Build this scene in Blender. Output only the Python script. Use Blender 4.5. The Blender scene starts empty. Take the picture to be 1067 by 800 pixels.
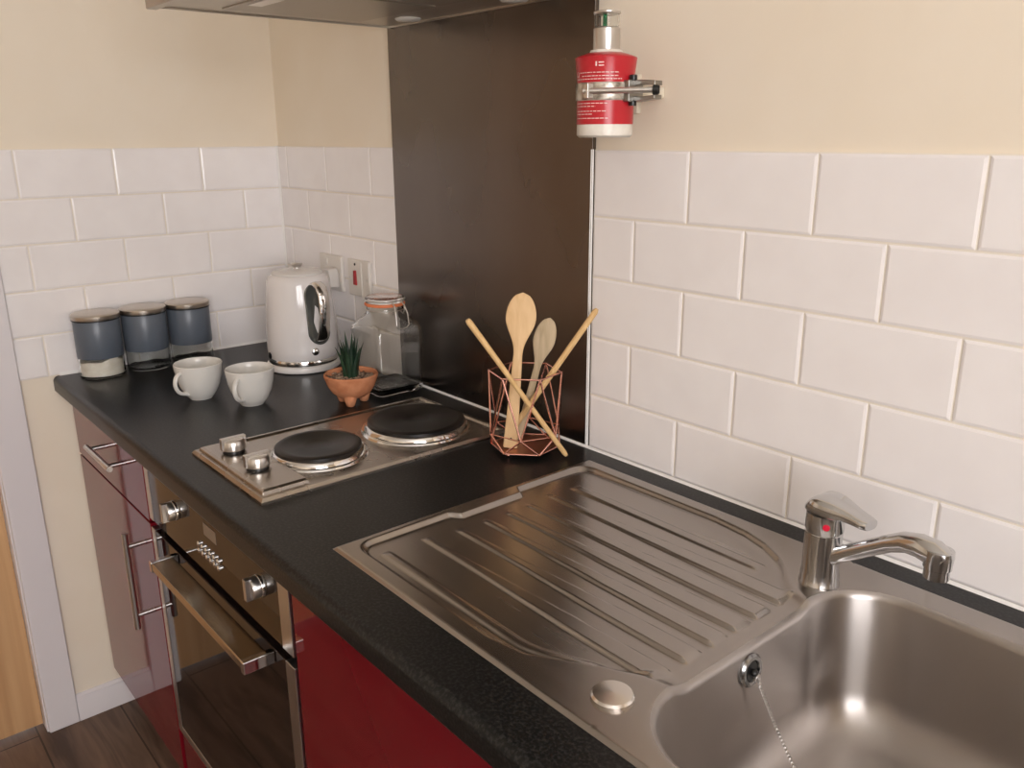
import bpy, bmesh, math, random
import numpy as np
from mathutils import Vector, Matrix
random.seed(7)
S = bpy.context.scene
COL = S.collection
PI = math.pi
R = math.radians

# ------------------------------------------------------------------ materials
def mat(name, col, rough=.5, metal=0., spec=.5, coat=0., trans=0., ior=1.45, aniso=0.):
    m = bpy.data.materials.new(name); m.use_nodes = True
    b = m.node_tree.nodes['Principled BSDF']
    b.inputs['Base Color'].default_value = (*col, 1)
    b.inputs['Roughness'].default_value = rough
    b.inputs['Metallic'].default_value = metal
    b.inputs['Specular IOR Level'].default_value = spec
    b.inputs['Coat Weight'].default_value = coat
    b.inputs['Coat Roughness'].default_value = .05
    b.inputs['Transmission Weight'].default_value = trans
    b.inputs['IOR'].default_value = ior
    b.inputs['Anisotropic'].default_value = aniso
    return m

def noise_mix(m, c1, c2, scale=(8, 8, 8), detail=4, lo=.35, hi=.65, bump=0., rough=None, dist=0.):
    """procedural colour variation on object coordinates"""
    nt = m.node_tree; N = nt.nodes; L = nt.links
    b = N['Principled BSDF']
    tc = N.new('ShaderNodeTexCoord'); mp = N.new('ShaderNodeMapping')
    mp.inputs['Scale'].default_value = scale
    no = N.new('ShaderNodeTexNoise'); no.inputs['Scale'].default_value = 1
    no.inputs['Detail'].default_value = detail; no.inputs['Distortion'].default_value = dist
    rp = N.new('ShaderNodeValToRGB')
    rp.color_ramp.elements[0].position = lo; rp.color_ramp.elements[0].color = (*c1, 1)
    rp.color_ramp.elements[1].position = hi; rp.color_ramp.elements[1].color = (*c2, 1)
    L.new(tc.outputs['Object'], mp.inputs['Vector']); L.new(mp.outputs['Vector'], no.inputs['Vector'])
    L.new(no.outputs['Fac'], rp.inputs['Fac']); L.new(rp.outputs['Color'], b.inputs['Base Color'])
    if bump:
        bp = N.new('ShaderNodeBump'); bp.inputs['Strength'].default_value = bump; bp.inputs['Distance'].default_value = .002
        L.new(no.outputs['Fac'], bp.inputs['Height']); L.new(bp.outputs['Normal'], b.inputs['Normal'])
    if rough:
        mr = N.new('ShaderNodeMapRange'); mr.inputs['To Min'].default_value = rough[0]; mr.inputs['To Max'].default_value = rough[1]
        mr.inputs['From Min'].default_value = .3; mr.inputs['From Max'].default_value = .7
        L.new(no.outputs['Fac'], mr.inputs['Value']); L.new(mr.outputs['Result'], b.inputs['Roughness'])
    return m

M = {}
M['paint'] = noise_mix(mat('cream_paint', (.83, .75, .61), .75, spec=.25), (.825, .735, .605), (.845, .765, .645), (5, 5, 5), 3, bump=.02)
M['ceil'] = mat('ceiling_paint', (.85, .83, .78), .9, spec=.1)
M['tile'] = noise_mix(mat('white_tile', (.86, .83, .825), .16, spec=.5), (.85, .815, .81), (.875, .845, .84), (14, 14, 14), 2, bump=.12)
M['grout'] = mat('grout', (.80, .745, .66), .9, spec=.1)
M['silicone'] = mat('white_silicone', (.85, .84, .82), .35)
M['gloss_white'] = mat('white_gloss_paint', (.74, .71, .73), .3)
M['steel_dark'] = noise_mix(mat('splash_steel', (.30, .26, .22), .33, 1., aniso=.4), (.15, .127, .110), (.19, .165, .147), (4, 4, 2.2), 4, .3, .7, rough=(.24, .30))
M['steel'] = noise_mix(mat('brushed_steel', (.55, .5, .45), .28, 1.), (.385, .352, .325), (.40, .366, .338), (3, 40, 3), 2, .3, .7, rough=(.245, .275))
M['bowl'] = noise_mix(mat('bowl_steel', (.55, .5, .45), .3, 1., aniso=.85), (.42, .385, .36), (.47, .435, .41), (5, 5, 5), 3, .3, .7, rough=(.32, .38))
def brushed_upright(m):
    nt = m.node_tree; b = nt.nodes['Principled BSDF']; t = nt.nodes.new('ShaderNodeTangent')
    t.direction_type = 'RADIAL'; t.axis = 'Z'; b.inputs['Anisotropic Rotation'].default_value = .25
    nt.links.new(t.outputs['Tangent'], b.inputs['Tangent'])
brushed_upright(M['bowl'])
M['hob'] = noise_mix(mat('hob_steel', (.5, .45, .39), .25, 1.), (.40, .36, .32), (.48, .44, .40), (9, 9, 9), 4, .3, .7, rough=(.2, .34))
M['chrome'] = mat('chrome', (.78, .77, .76), .09, 1.)
M['tapchrome'] = mat('tap_chrome', (.60, .60, .60), .13, 1.)
M['satin'] = mat('satin_metal', (.66, .64, .62), .28, 1.)
M['copper'] = mat('copper_wire', (.80, .42, .34), .25, 1.)
M['copper_base'] = mat('copper_plate', (.42, .2, .14), .35, 1.)
M['black'] = mat('black_plastic', (.012, .012, .012), .3)
M['rubber'] = mat('dark_void', (.01, .01, .01), .8)
M['iron'] = noise_mix(mat('cast_iron', (.02, .018, .016), .36, spec=.35), (.006, .005, .0045), (.030, .023, .019), (18, 18, 18), 5, .4, .8, bump=.1)
M['red'] = mat('red_gloss', (.15, .0052, .011), .05, spec=.6)
M['carcass'] = mat('carcass_white', (.7, .68, .66), .5)
M['ovenglass'] = mat('oven_glass', (.010, .006, .005), .03, spec=.6)
M['ovenpanel'] = mat('oven_panel_glass', (.020, .013, .009), .05, spec=.5)
M['kettle'] = mat('kettle_enamel', (.74, .71, .70), .1, spec=.5, coat=.3)
M['kettle_base'] = mat('kettle_base_plastic', (.78, .76, .74), .3)
M['china'] = mat('china', (.68, .665, .63), .15)
M['terra'] = noise_mix(mat('terracotta', (.55, .22, .11), .8, spec=.2), (.50, .19, .09), (.62, .27, .14), (40, 40, 40), 4, bump=.1)
M['leaf'] = noise_mix(mat('leaf', (.03, .07, .03), .45), (.008, .024, .013), (.025, .06, .028), (30, 30, 60), 3)
M['grit'] = noise_mix(mat('gravel', (.3, .2, .14), .9), (.10, .06, .04), (.50, .36, .26), (150, 150, 150), 3, .4, .6)
M['flour'] = noise_mix(mat('flour', (.82, .77, .68), .95, spec=.05), (.78, .72, .62), (.86, .82, .75), (60, 60, 60), 3)
M['band'] = mat('blue_grey_band', (.105, .125, .155), .32)
M['lidmetal'] = mat('lid_metal', (.52, .47, .41), .28, 1.)
M['glass'] = mat('clear_glass', (.97, .98, .97), .02, trans=1., ior=1.45)
M['glassthin'] = mat('jar_glass', (.95, .96, .95), .03, trans=1., ior=1.2)
M['orange'] = mat('orange_seal', (.75, .22, .09), .5)
M['plate'] = mat('socket_plastic', (.70, .66, .61), .3)
M['plug'] = mat('plug_plastic', (.66, .62, .58), .35)
M['redsw'] = mat('red_switch', (.36, .015, .02), .3)
M['ext_red'] = mat('extinguisher_red', (.50, .018, .028), .28, spec=.5)
M['print'] = mat('label_print', (.85, .62, .60), .5)
M['canwhite'] = noise_mix(mat('can_bottom', (.74, .70, .62), .35), (.66, .61, .53), (.80, .76, .69), (30, 30, 30), 4)
M['foil'] = noise_mix(mat('foil_band', (.5, .46, .40), .35, .8), (.20, .17, .14), (.60, .55, .48), (90, 90, 90), 4, .35, .6)
M['greenbulb'] = mat('green_bulb', (.02, .18, .07), .2)
M['reddot'] = mat('red_dot', (.6, .01, .04), .3)
M['lens'] = mat('lamp_lens', (.75, .73, .68), .35)
M['hoodsteel'] = noise_mix(mat('hood_steel', (.46, .42, .36), .34, 1.), (.42, .38, .325), (.50, .46, .40), (4, 4, 4), 3, rough=(.28, .4))
M['filter'] = mat('hood_filter', (.40, .36, .30), .4, .9)

def wood(name, c1, c2, scale, rough=.45, spec=.4):
    m = mat(name, c1, rough, spec=spec)
    return noise_mix(m, c1, c2, scale, 8, .3, .7, bump=.03, dist=1.2)
M['oak'] = wood('oak_veneer', (.50, .29, .14), (.62, .385, .20), (3, 26, 1.3), .5)
M['spoonwood'] = wood('beech', (.66, .43, .22), (.78, .55, .31), (60, 60, 8), .6, .25)
M['stickwood'] = wood('bamboo', (.64, .41, .18), (.78, .54, .27), (60, 60, 12), .5, .25)
M['greywood'] = wood('grey_wood', (.42, .33, .21), (.58, .46, .31), (60, 60, 10), .7, .2)

def laminate():
    m = mat('black_laminate', (.014, .014, .014), .32, spec=.33)
    nt = m.node_tree; N = nt.nodes; L = nt.links; b = N['Principled BSDF']
    tc = N.new('ShaderNodeTexCoord')
    no = N.new('ShaderNodeTexNoise'); no.inputs['Scale'].default_value = 260; no.inputs['Detail'].default_value = 3
    rp = N.new('ShaderNodeValToRGB')
    rp.color_ramp.elements[0].position = .45; rp.color_ramp.elements[0].color = (.004, .004, .004, 1)
    rp.color_ramp.elements[1].position = .78; rp.color_ramp.elements[1].color = (.034, .033, .032, 1)
    bp = N.new('ShaderNodeBump'); bp.inputs['Strength'].default_value = .25; bp.inputs['Distance'].default_value = .0006
    L.new(tc.outputs['Object'], no.inputs['Vector']); L.new(no.outputs['Fac'], rp.inputs['Fac'])
    L.new(rp.outputs['Color'], b.inputs['Base Color'])
    L.new(no.outputs['Fac'], bp.inputs['Height']); L.new(bp.outputs['Normal'], b.inputs['Normal'])
    return m
M['laminate'] = laminate()

def floor_mat():
    m = mat('dark_laminate_floor', (.1, .06, .04), .42, spec=.35)
    nt = m.node_tree; N = nt.nodes; L = nt.links; b = N['Principled BSDF']
    tc = N.new('ShaderNodeTexCoord')
    mp = N.new('ShaderNodeMapping')
    br = N.new('ShaderNodeTexBrick'); br.inputs['Scale'].default_value = 1
    br.inputs['Brick Width'].default_value = 1.2; br.inputs['Row Height'].default_value = .19
    br.inputs['Mortar Size'].default_value = .0022
    br.inputs['Color1'].default_value = (.75, .75, .75, 1); br.inputs['Color2'].default_value = (1.2, 1.2, 1.2, 1)
    br.inputs['Mortar'].default_value = (.35, .35, .35, 1)
    mp2 = N.new('ShaderNodeMapping'); mp2.inputs['Scale'].default_value = (3, 22, 3)
    no = N.new('ShaderNodeTexNoise'); no.inputs['Scale'].default_value = 1; no.inputs['Detail'].default_value = 8
    no.inputs['Distortion'].default_value = 1.5
    rp = N.new('ShaderNodeValToRGB')
    rp.color_ramp.elements[0].position = .3; rp.color_ramp.elements[0].color = (.065, .040, .028, 1)
    rp.color_ramp.elements[1].position = .72; rp.color_ramp.elements[1].color = (.18, .115, .08, 1)
    mx = N.new('ShaderNodeMixRGB'); mx.blend_type = 'MULTIPLY'; mx.inputs['Fac'].default_value = 1
    L.new(tc.outputs['Object'], mp.inputs['Vector']); L.new(mp.outputs['Vector'], br.inputs['Vector'])
    L.new(tc.outputs['Object'], mp2.inputs['Vector']); L.new(mp2.outputs['Vector'], no.inputs['Vector'])
    L.new(no.outputs['Fac'], rp.inputs['Fac']); L.new(rp.outputs['Color'], mx.inputs['Color1'])
    L.new(br.outputs['Color'], mx.inputs['Color2']); L.new(mx.outputs['Color'], b.inputs['Base Color'])
    return m
M['floor'] = floor_mat()

# ------------------------------------------------------------------ mesh builder
class G:
    """collects shapes in one bmesh and links them as ONE mesh object"""
    def __init__(s): s.b = bmesh.new()
    def box(s, x0, x1, y0, y1, z0, z1):
        v = [s.b.verts.new(p) for p in ((x0,y0,z0),(x1,y0,z0),(x1,y1,z0),(x0,y1,z0),(x0,y0,z1),(x1,y0,z1),(x1,y1,z1),(x0,y1,z1))]
        for f in ((3,2,1,0),(4,5,6,7),(0,1,5,4),(1,2,6,5),(2,3,7,6),(3,0,4,7)): s.b.faces.new([v[i] for i in f])
        return v
    def rings(s, rs, cap0=True, cap1=True, closed=False):
        V = [[s.b.verts.new(p) for p in r] for r in rs]
        n = len(V[0]); m = len(V)
        for i in range(m if closed else m-1):
            a, c = V[i], V[(i+1) % m]
            for j in range(n):
                k = (j+1) % n
                s.b.faces.new((a[j], a[k], c[k], c[j]))
        if not closed:
            if cap0: s.b.faces.new(V[0][::-1])
            if cap1: s.b.faces.new(V[-1])
        return V
    def lathe(s, prof, n=48, c=(0,0,0), axis=Vector((0,0,1)), cap0=True, cap1=True, sx=1., sy=1.):
        q = Vector((0,0,1)).rotation_difference(Vector(axis).normalized())
        C = Vector(c); rs = []
        for r, z in prof:
            r = max(r, 1e-5)
            rs.append([C + q @ Vector((r*sx*math.cos(2*PI*j/n), r*sy*math.sin(2*PI*j/n), z)) for j in range(n)])
        return s.rings(rs, cap0, cap1)
    def tube(s, pts, r, n=10, closed=False, cap=True, flat=1., up=None):
        P = [Vector(p) for p in pts]; m = len(P)
        rr = r if isinstance(r, (list, tuple)) else [r]*m
        T = []
        for i in range(m):
            if closed: t = P[(i+1) % m] - P[i-1]
            else: t = P[min(i+1, m-1)] - P[max(i-1, 0)]
            T.append(t.normalized())
        u = Vector(up) if up else (Vector((0,0,1)) if abs(T[0].z) < .9 else Vector((1,0,0)))
        u = (u - T[0]*u.dot(T[0])).normalized()
        rs = []
        for i in range(m):
            if i:
                q = T[i-1].rotation_difference(T[i]); u = q @ u
                u = (u - T[i]*u.dot(T[i])).normalized()
            w = T[i].cross(u)
            rs.append([P[i] + u*(rr[i]*flat*math.cos(2*PI*j/n)) + w*(rr[i]*math.sin(2*PI*j/n)) for j in range(n)])
        s.rings(rs, cap, cap, closed)
    def prism(s, poly, f0, f1):
        """poly: 2-D points; f0 / f1 map a 2-D point to the two end faces"""
        a = [s.b.verts.new(f0(*p)) for p in poly]; c = [s.b.verts.new(f1(*p)) for p in poly]
        n = len(poly)
        s.b.faces.new(a[::-1]); s.b.faces.new(c)
        for j in range(n):
            k = (j+1) % n; s.b.faces.new((a[j], a[k], c[k], c[j]))
    def grid(s, X, Y, f):
        V = [[s.b.verts.new(f(x, y)) for y in Y] for x in X]
        for i in range(len(X)-1):
            for j in range(len(Y)-1):
                s.b.faces.new((V[i][j], V[i+1][j], V[i+1][j+1], V[i][j+1]))
        return V
    def sphere(s, c, r, n=16, sz=1.):
        prof = [(r*math.sin(PI*i/(n//2)), -r*sz*math.cos(PI*i/(n//2))) for i in range(n//2+1)]
        s.lathe(prof, n, c, cap0=False, cap1=False)
        
    def obj(s, name, m, parent=None, origin=None, smooth=40, bevel=0., seg=2):
        bmesh.ops.remove_doubles(s.b, verts=s.b.verts, dist=2e-6)
        bmesh.ops.recalc_face_normals(s.b, faces=s.b.faces)
        if origin is None and parent is not None: origin = parent.get('_o')
        me = bpy.data.meshes.new(name)
        s.b.to_mesh(me); s.b.free()
        if origin is not None: me.transform(Matrix.Translation(-Vector(origin)))
        me.materials.append(m if not isinstance(m, str) else M[m])
        o = bpy.data.objects.new(name, me); COL.objects.link(o)
        if parent is not None:
            o.parent = parent
            if parent.get('_o') is not None: o['_o'] = parent['_o']
        elif origin is not None: o.location = origin; 
        if smooth:
            me.shade_smooth(); me.set_sharp_from_angle(angle=R(smooth))
        if bevel:
            md = o.modifiers.new('bevel', 'BEVEL'); md.width = bevel; md.segments = seg; md.limit_method = 'ANGLE'; md.angle_limit = R(40)
            md.harden_normals = True
        return o

def tag(o, label, cat, group=None):
    o['label'] = label; o['category'] = cat
    if group: o['group'] = group
    return o
def thing(name, loc, label, cat, group=None, rz=0):
    o = bpy.data.objects.new(name, None); COL.objects.link(o)
    o.location = loc; o.rotation_euler.z = rz; o.empty_display_size = .05
    o['_o'] = list(loc)
    return tag(o, label, cat, group)
def local(name, loc, label, cat, group=None, rz=0):
    o = thing(name, loc, label, cat, group, rz); o['_o'] = [0., 0., 0.]
    return o
def struct(o): o['kind'] = 'structure'; return o
def copy_tree(o, parent=None):
    c = o.copy(); COL.objects.link(c)
    if parent is not None: c.parent = parent
    for ch in list(o.children): copy_tree(ch, c)
    return c

# ------------------------------------------------------------------ the room
CX, CY0, CH = 3.35, -3.0, 2.4      # right wall x, front wall y, ceiling
TH = .007                          # tile thickness in front of the plaster
g = G(); g.box(-.25, CX+.2, CY0-.2, .25, -.1, 0); struct(g.obj('floor', 'floor'))
g = G(); g.box(-.25, CX+.2, CY0-.2, .25, CH, CH+.1); struct(g.obj('ceiling', 'ceil'))
g = G(); g.box(-.25, CX+.2, TH, TH+.15, 0, CH); struct(g.obj('wall_back', 'paint'))
DY0, DY1, DH = -1.515, -.738, 2.03
g = G()
g.box(-TH-.15, -TH, DY1, TH, 0, CH); g.box(-TH-.15, -TH, CY0, DY0, 0, CH); g.box(-TH-.15, -TH, DY0, DY1, DH, CH)
struct(g.obj('wall_left', 'paint'))
g = G(); g.box(-.25, CX+.2, CY0-.15, CY0, 0, CH); struct(g.obj('wall_front', 'paint'))
WY0, WY1, WZ0, WZ1 = -2.25, -.80, 1.0, 2.15
g = G()
g.box(CX, CX+.15, WY1, .15, 0, CH); g.box(CX, CX+.15, CY0, WY0, 0, CH)
g.box(CX, CX+.15, WY0, WY1, 0, WZ0); g.box(CX, CX+.15, WY0, WY1, WZ1, CH)
struct(g.obj('wall_right', 'paint'))
g = G()
for y in (WY0, (WY0+WY1)/2-.025, WY1-.05): g.box(CX+.04, CX+.09, y, y+.05, WZ0, WZ1)
for z in (WZ0, WZ1-.05): g.box(CX+.04, CX+.09, WY0, WY1, z, z+.05)
g.box(CX-.03, CX+.04, WY0-.03, WY1+.03, WZ0-.025, WZ0)
struct(g.obj('window_1', 'gloss_white'))

# door with its frame on the left wall
g = G(); g.box(-.075, -.034, DY0+.012, DY1-.004, .008, DH-.005); struct(g.obj('door_1', 'oak', bevel=.001))
g = G()
ar0 = -TH
g.box(ar0, ar0+.017, DY1, DY1+.071, 0, DH+.056); g.box(ar0, ar0+.017, DY0-.056, DY0, 0, DH+.056)
g.box(ar0, ar0+.017, DY0, DY1, DH, DH+.056)
struct(g.obj('trim_1', 'gloss_white', bevel=.004))
g = G()
g.box(-.16, ar0+.006, DY1-.003, DY1+.006, 0, DH); g.box(-.16, ar0+.006, DY0-.006, DY0+.011, 0, DH); g.box(-.16, ar0+.006, DY0, DY1, DH-.003, DH+.01)
struct(g.obj('trim_2', 'gloss_white', bevel=.001))
g = G()
pts = [(0, 0), (.014, 0), (.014, .052), (.010, .058), (.010, .066), (.004, .072), (0, .072)]
g.prism(pts, lambda a, z: (-TH+a, DY1+.071, z), lambda a, z: (-TH+a, TH, z))
struct(g.obj('baseboard_left', 'gloss_white'))

# tiled areas: every tile a bevelled slab over a grout bed
ROWS = [(1.405, 1.300), (1.300, 1.201), (1.201, 1.099), (1.099, .9975), (.9975, .9005)]
def tiles(name, u0, u1, off, flip, P, rows=ROWS, q=.202):
    """P(u, d, z): u along the wall, d depth behind the tile face"""
    g = G(); gr = G(); gap = .0016; bv = .0035
    for i, (zt, zb) in enumerate(rows):
        st = off + (q/2 if i % 2 else 0)
        k0 = math.floor((u0-st)/q)-1
        u = st + k0*q
        while u < u1:
            a, b = max(u, u0)+gap, min(u+q, u1)-gap
            u += q
            if b-a < .006: continue
            c, d = zb+gap, zt-gap
            o = [P(a,.004,c), P(b,.004,c), P(b,.004,d), P(a,.004,d)]
            m_ = [P(a,.0012,c), P(b,.0012,c), P(b,.0012,d), P(a,.0012,d)]
            n = [P(a+bv,0,c+bv), P(b-bv,0,c+bv), P(b-bv,0,d-bv), P(a+bv,0,d-bv)]
            g.rings([o, m_, n])
    t = struct(g.obj(name, 'tile', smooth=0))
    a = [P(u0, .0022, rows[-1][1]), P(u1, .0022, rows[-1][1]), P(u1, .0022, rows[0][0]), P(u0, .0022, rows[0][0])]
    b = [P(u0, TH, rows[-1][1]), P(u1, TH, rows[-1][1]), P(u1, TH, rows[0][0]), P(u0, TH, rows[0][0])]
    gr.rings([b, a]); gg = gr.obj('grout', 'grout', t, smooth=0)
SX0, SX1 = .549, 1.135             # splashback edges
tiles('trim_3', SX1+.002, 2.75, 1.327, 0, lambda u, d, z: (u, d, z))
tiles('trim_4', .002, SX0-.001, .249, 0, lambda u, d, z: (u, d, z))
tiles('trim_5', -.680, 0, -.202, 0, lambda u, d, z: (-d, u, z))

# white silicone line along the back of the worktop
g = G()
g.prism([(0, 0), (-.004, 0), (-.002, .0015), (0, .0035)], lambda y, z: (SX0, y-.0022, .9+z), lambda y, z: (2.6, y-.0022, .9+z))
g.prism([(0, 0), (.005, 0), (.002, .002), (0, .006)], lambda x, z: (x+.0005, -.585, .9+z), lambda x, z: (x+.0005, -.003, .9+z))
g.prism([(0, 0), (.004, 0), (0, .003)], lambda x, y: (SX1+x-.002, -y, .9), lambda x, y: (SX1+x-.002, -y, 1.405))
g.prism([(-.001, .001), (.004, .001), (-.001, -.004)], lambda x, y: (x, y, .9), lambda x, y: (x, y, 1.405))
struct(g.obj('trim_6', 'silicone'))

# ------------------------------------------------------------------ splashback
g = G(); g.box(SX0, SX1, -.002, .0065, .9, 1.72)
tag(g.obj('steel_splashback', 'steel_dark', bevel=.0006), 'tall dark stainless steel splashback behind the electric hob', 'splashback')

# ------------------------------------------------------------------ worktop
WT, WB = .9, .862
g = G()
prof = [(-.0015, WB), (-.585, WB)]
for i in range(9):
    a = -PI/2 - PI/2*i/8
    prof.append((-.594+.006*math.cos(a), WB+.006+.006*math.sin(a)))
for i in range(9):
    a = PI - PI/2*i/8
    prof.append((-.588+.012*math.cos(a), WT-.012+.012*math.sin(a)))
prof.append((-.0015, WT))
def seg(x0, x1, pr):
    g.prism(pr, lambda y, z: (x0, y, z), lambda y, z: (x1, y, z))
CUT = (1.188, 2.14, -.525, -.049)
seg(.001, CUT[0], prof); seg(CUT[1], 2.6, prof)
fr = [(CUT[2], WB)] + prof[1:-1] + [(CUT[2], WT)]
seg(CUT[0], CUT[1], fr)
g.box(CUT[0], CUT[1], CUT[3], -.0015, WB, WT)
tag(g.obj('kitchen_worktop', 'laminate', smooth=35), 'long speckled black laminate worktop running under the hob and sink', 'worktop')

# ------------------------------------------------------------------ base units
FY = -.575                          # front face of doors
def front(x0, x1, z0, z1, parent, name, m='red'):
    g = G(); g.box(x0, x1, FY, FY+.018, z0, z1)
    return g.obj(name, m, parent, bevel=.0015)
def bar_handle(parent, a, b, out, posts):
    """round bar from a to b held off the front on two posts"""
    A, B = Vector(a), Vector(b); g = G()
    g.tube([A, B], .006, 14)
    for t in posts:
        p = A.lerp(B, t); g.tube([p, p+Vector((0, out, 0))], .0048, 12)
    return g.obj('handle', 'satin', parent)
t = thing('base_cabinet', (.28, FY, 0), 'narrow glossy red base cabinet with drawer and door left of the oven', 'cabinet')
g = G(); g.box(.004, .526, FY+.02, -.02, .13, .86); g.obj('carcass', 'carcass', t)
d = front(.03, .525, .716, .858, t, 'drawer')
bar_handle(d, (.262, FY-.034, .803), (.428, FY-.034, .803), .034, (.12, .88))
d = front(.03, .525, .128, .711, t, 'door')
bar_handle(d, (.472, FY-.036, .470), (.472, FY-.036, .682), .036, (.14, .86))
g = G(); g.box(.004, .526, FY+.075, FY+.09, .0, .13); g.obj('plinth', 'red', t)

t = thing('sink_cabinet', (1.7, FY, 0), 'glossy dark red base cabinet right of the oven and below the sink', 'cabinet')
g = G(); g.box(1.137, 1.155, FY+.02, -.02, .13, .86); g.box(2.58, 2.598, FY+.02, -.02, .13, .86); g.box(1.155, 2.58, FY+.02, -.02, .13, .148)
g.obj('carcass', 'carcass', t)
front(1.142, 1.738, .128, .858, t, 'door'); front(1.742, 2.338, .128, .858, t, 'door'); front(2.342, 2.598, .128, .858, t, 'door')
g = G(); g.box(1.137, 2.598, FY+.075, FY+.09, .0, .13); g.obj('plinth', 'red', t)

# ------------------------------------------------------------------ oven
t = thing('built_in_oven', (.83, FY, 0), 'built-in black glass and steel electric oven below the hob', 'oven')
OX0, OX1 = .530, 1.132
g = G(); g.box(OX0+.004, OX1-.004, FY+.022, -.03, .13, .86); g.obj('casing', 'rubber', t)
for x0, x1 in ((OX0, OX0+.020), (OX1-.034, OX1)):
    g = G(); g.box(x0, x1, FY, FY+.02, .725, .860); g.obj('panel_trim', 'satin', t, bevel=.001)
g = G(); g.box(OX0+.020, OX1-.034, FY+.001, FY+.02, .725, .860); cp = g.obj('control_panel', 'ovenpanel', t, bevel=.001)
g = G(); g.box(.822, .874, FY+.0004, FY+.003, .800, .822); g.obj('display', mat('display_grey', (.20, .15, .11), .3), t)
def oven_knob(x, z):
    g = G()
    g.lathe([(.0180, 0), (.0180, .003), (.0172, .004)], 32, (x, FY+.001, z), (0, -1, 0)); k = g.obj('knob', 'chrome', t)
    g = G()
    g.lathe([(.0172, .004), (.0168, .014), (.0155, .0165), (0, .0168)], 32, (x, FY+.001, z), (0, -1, 0), cap1=False)
    g.box(x-.005, x+.005, FY-.0225, FY-.012, z-.0172, z+.0172)
    g.obj('knob_grip', 'satin', k, bevel=.001)
oven_knob(.684, .795); oven_knob(1.034, .797)
for i in range(6):
    for j in range(2):
        g = G(); g.lathe([(.0048, 0), (.0048, .003), (.0032, .0045), (0, .005)], 14, (.796+.0165*i, FY+.001, .774-.0125*j), (0, -1, 0), cap1=False)
        g.obj('button', 'chrome', t)
g = G()
g.box(OX0, OX0+.020, FY, FY+.02, .245, .707); g.box(OX1-.030, OX1, FY, FY+.02, .245, .707); g.box(OX0+.02, OX1-.03, FY, FY+.02, .245, .262)
od = g.obj('door', 'satin', t, bevel=.001)
g = G(); g.box(OX0+.020, OX1-.030, FY+.001, FY+.02, .262, .706); g.obj('glass', 'ovenglass', od, bevel=.001)
HX0, HX1, HZ = .660, 1.066, .695
g = G(); g.box(HX0+.012, HX1-.012, FY-.047, FY-.008, HZ-.008, HZ+.007)
hd = g.obj('handle', mat('handle_steel', (.52, .44, .33), .22, 1.), od, bevel=.002)
for x in (HX0, HX1-.012):
    g = G(); g.box(x, x+.012, FY-.048, FY+.001, HZ-.0125, HZ+.0085); g.obj('handle_end', 'chrome', hd, bevel=.002)
g = G(); g.box(OX0+.002, OX1-.002, FY+.004, FY+.02, .128, .238); g.obj('filler_panel', 'red', t, bevel=.001)
g = G(); g.box(OX0, OX1, FY+.075, FY+.09, 0, .13); g.obj('plinth', 'red', t)

# ------------------------------------------------------------------ hob
t = thing('electric_hob', (.85, -.3, WT), 'two-plate stainless steel electric hob set into the black worktop', 'hob')
hx0, hx1, hy0, hy1 = .712, .992, -.542, -.062
g = G()
rect = lambda e, z: [(hx0+e, hy0+e, z), (hx1-e, hy0+e, z), (hx1-e, hy1-e, z), (hx0+e, hy1-e, z)]
g.rings([rect(0, WT), rect(0, WT+.004), rect(.004, WT+.0085), rect(.010, WT+.0085), rect(.014, WT+.0055)])
g.obj('tray', 'hob', t, smooth=0)
g = G()
rc = lambda e, z: [(.722+e, -.534+e, z), (.978-e, -.534+e, z), (.978-e, -.455-e*.6, z), (.722+e, -.455-e*.6, z)]
g.rings([rc(0, WT+.0055), rc(.002, WT+.013), rc(.007, WT+.0155)])
g.obj('control_strip', 'hob', t, smooth=0, bevel=.0012)
def hob_knob(x, y):
    g = G(); z = WT+.0155
    g.lathe([(.018, 0), (.018, .003), (.0175, .004)], 32, (x, y, z)); k = g.obj('knob', 'black', t)
    g = G(); g.lathe([(.0195, .004), (.0200, .0055), (.0185, .0185), (.0165, .0215), (0, .022)], 40, (x, y, z), cap1=False)
    g.box(x-.0055, x+.0055, y-.0215, y+.0215, z+.0045, z+.0255)
    g.obj('knob_cap', 'satin', k, bevel=.0012)
hob_knob(.783, -.495); hob_knob(.882, -.497)
def plate(x, y, r):
    g = G(); z = WT+.0055
    g.lathe([(r+.012, 0), (r+.010, .003), (r+.006, .004), (r+.004, .010), (r+.001, .0125)], 72, (x, y, z)); p = g.obj('hotplate_rim', 'chrome', t)
    g = G(); g.lathe([(r+.001, .010), (r, .0175), (r-.003, .0195), (r-.012, .0195), (r-.0135, .0187), (.026, .0187), (.022, .0168), (0, .0168)], 72, (x, y, z), cap1=False)
    g.obj('hotplate', 'iron', p)
plate(.868, -.381, .073); plate(.864, -.178, .090)

# ------------------------------------------------------------------ sink
t = thing('sink', (1.667, -.29, WT), 'stainless steel sink with ribbed drainer and deep bowl', 'sink')
TX0, TX1, TY0, TY1 = 1.184, 2.15, -.530, -.045
XS = 1.658
def sst(a, b, x):
    u = min(1., max(0., (x-a)/(b-a))); return u*u*(3-2*u)
def lerp_pts(P, x):
    if x <= P[0][0]: return P[0][1]
    for (a, b), (c, d) in zip(P, P[1:]):
        if x <= c:
            u = (x-a)/(c-a); u = u*u*(3-2*u) if len(P) < 3 else u
            return b+(d-b)*u
    return P[-1][1]
YT = [(1.46, -.068), (1.519, -.075), (1.556, -.087), (1.589, -.106), (1.62, -.136), (1.645, -.158), (1.68, -.170)]
YB = [(1.48, -.506), (1.53, -.497), (1.565, -.476), (1.60, -.452), (1.64, -.436), (1.68, -.428)]
def xl(y):
    a = 1.197; b = 1.2125; c = 1.194
    return a + (b-a)*sst(-.352, -.336, y) + (c-b)*sst(-.226, -.212, y)
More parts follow.
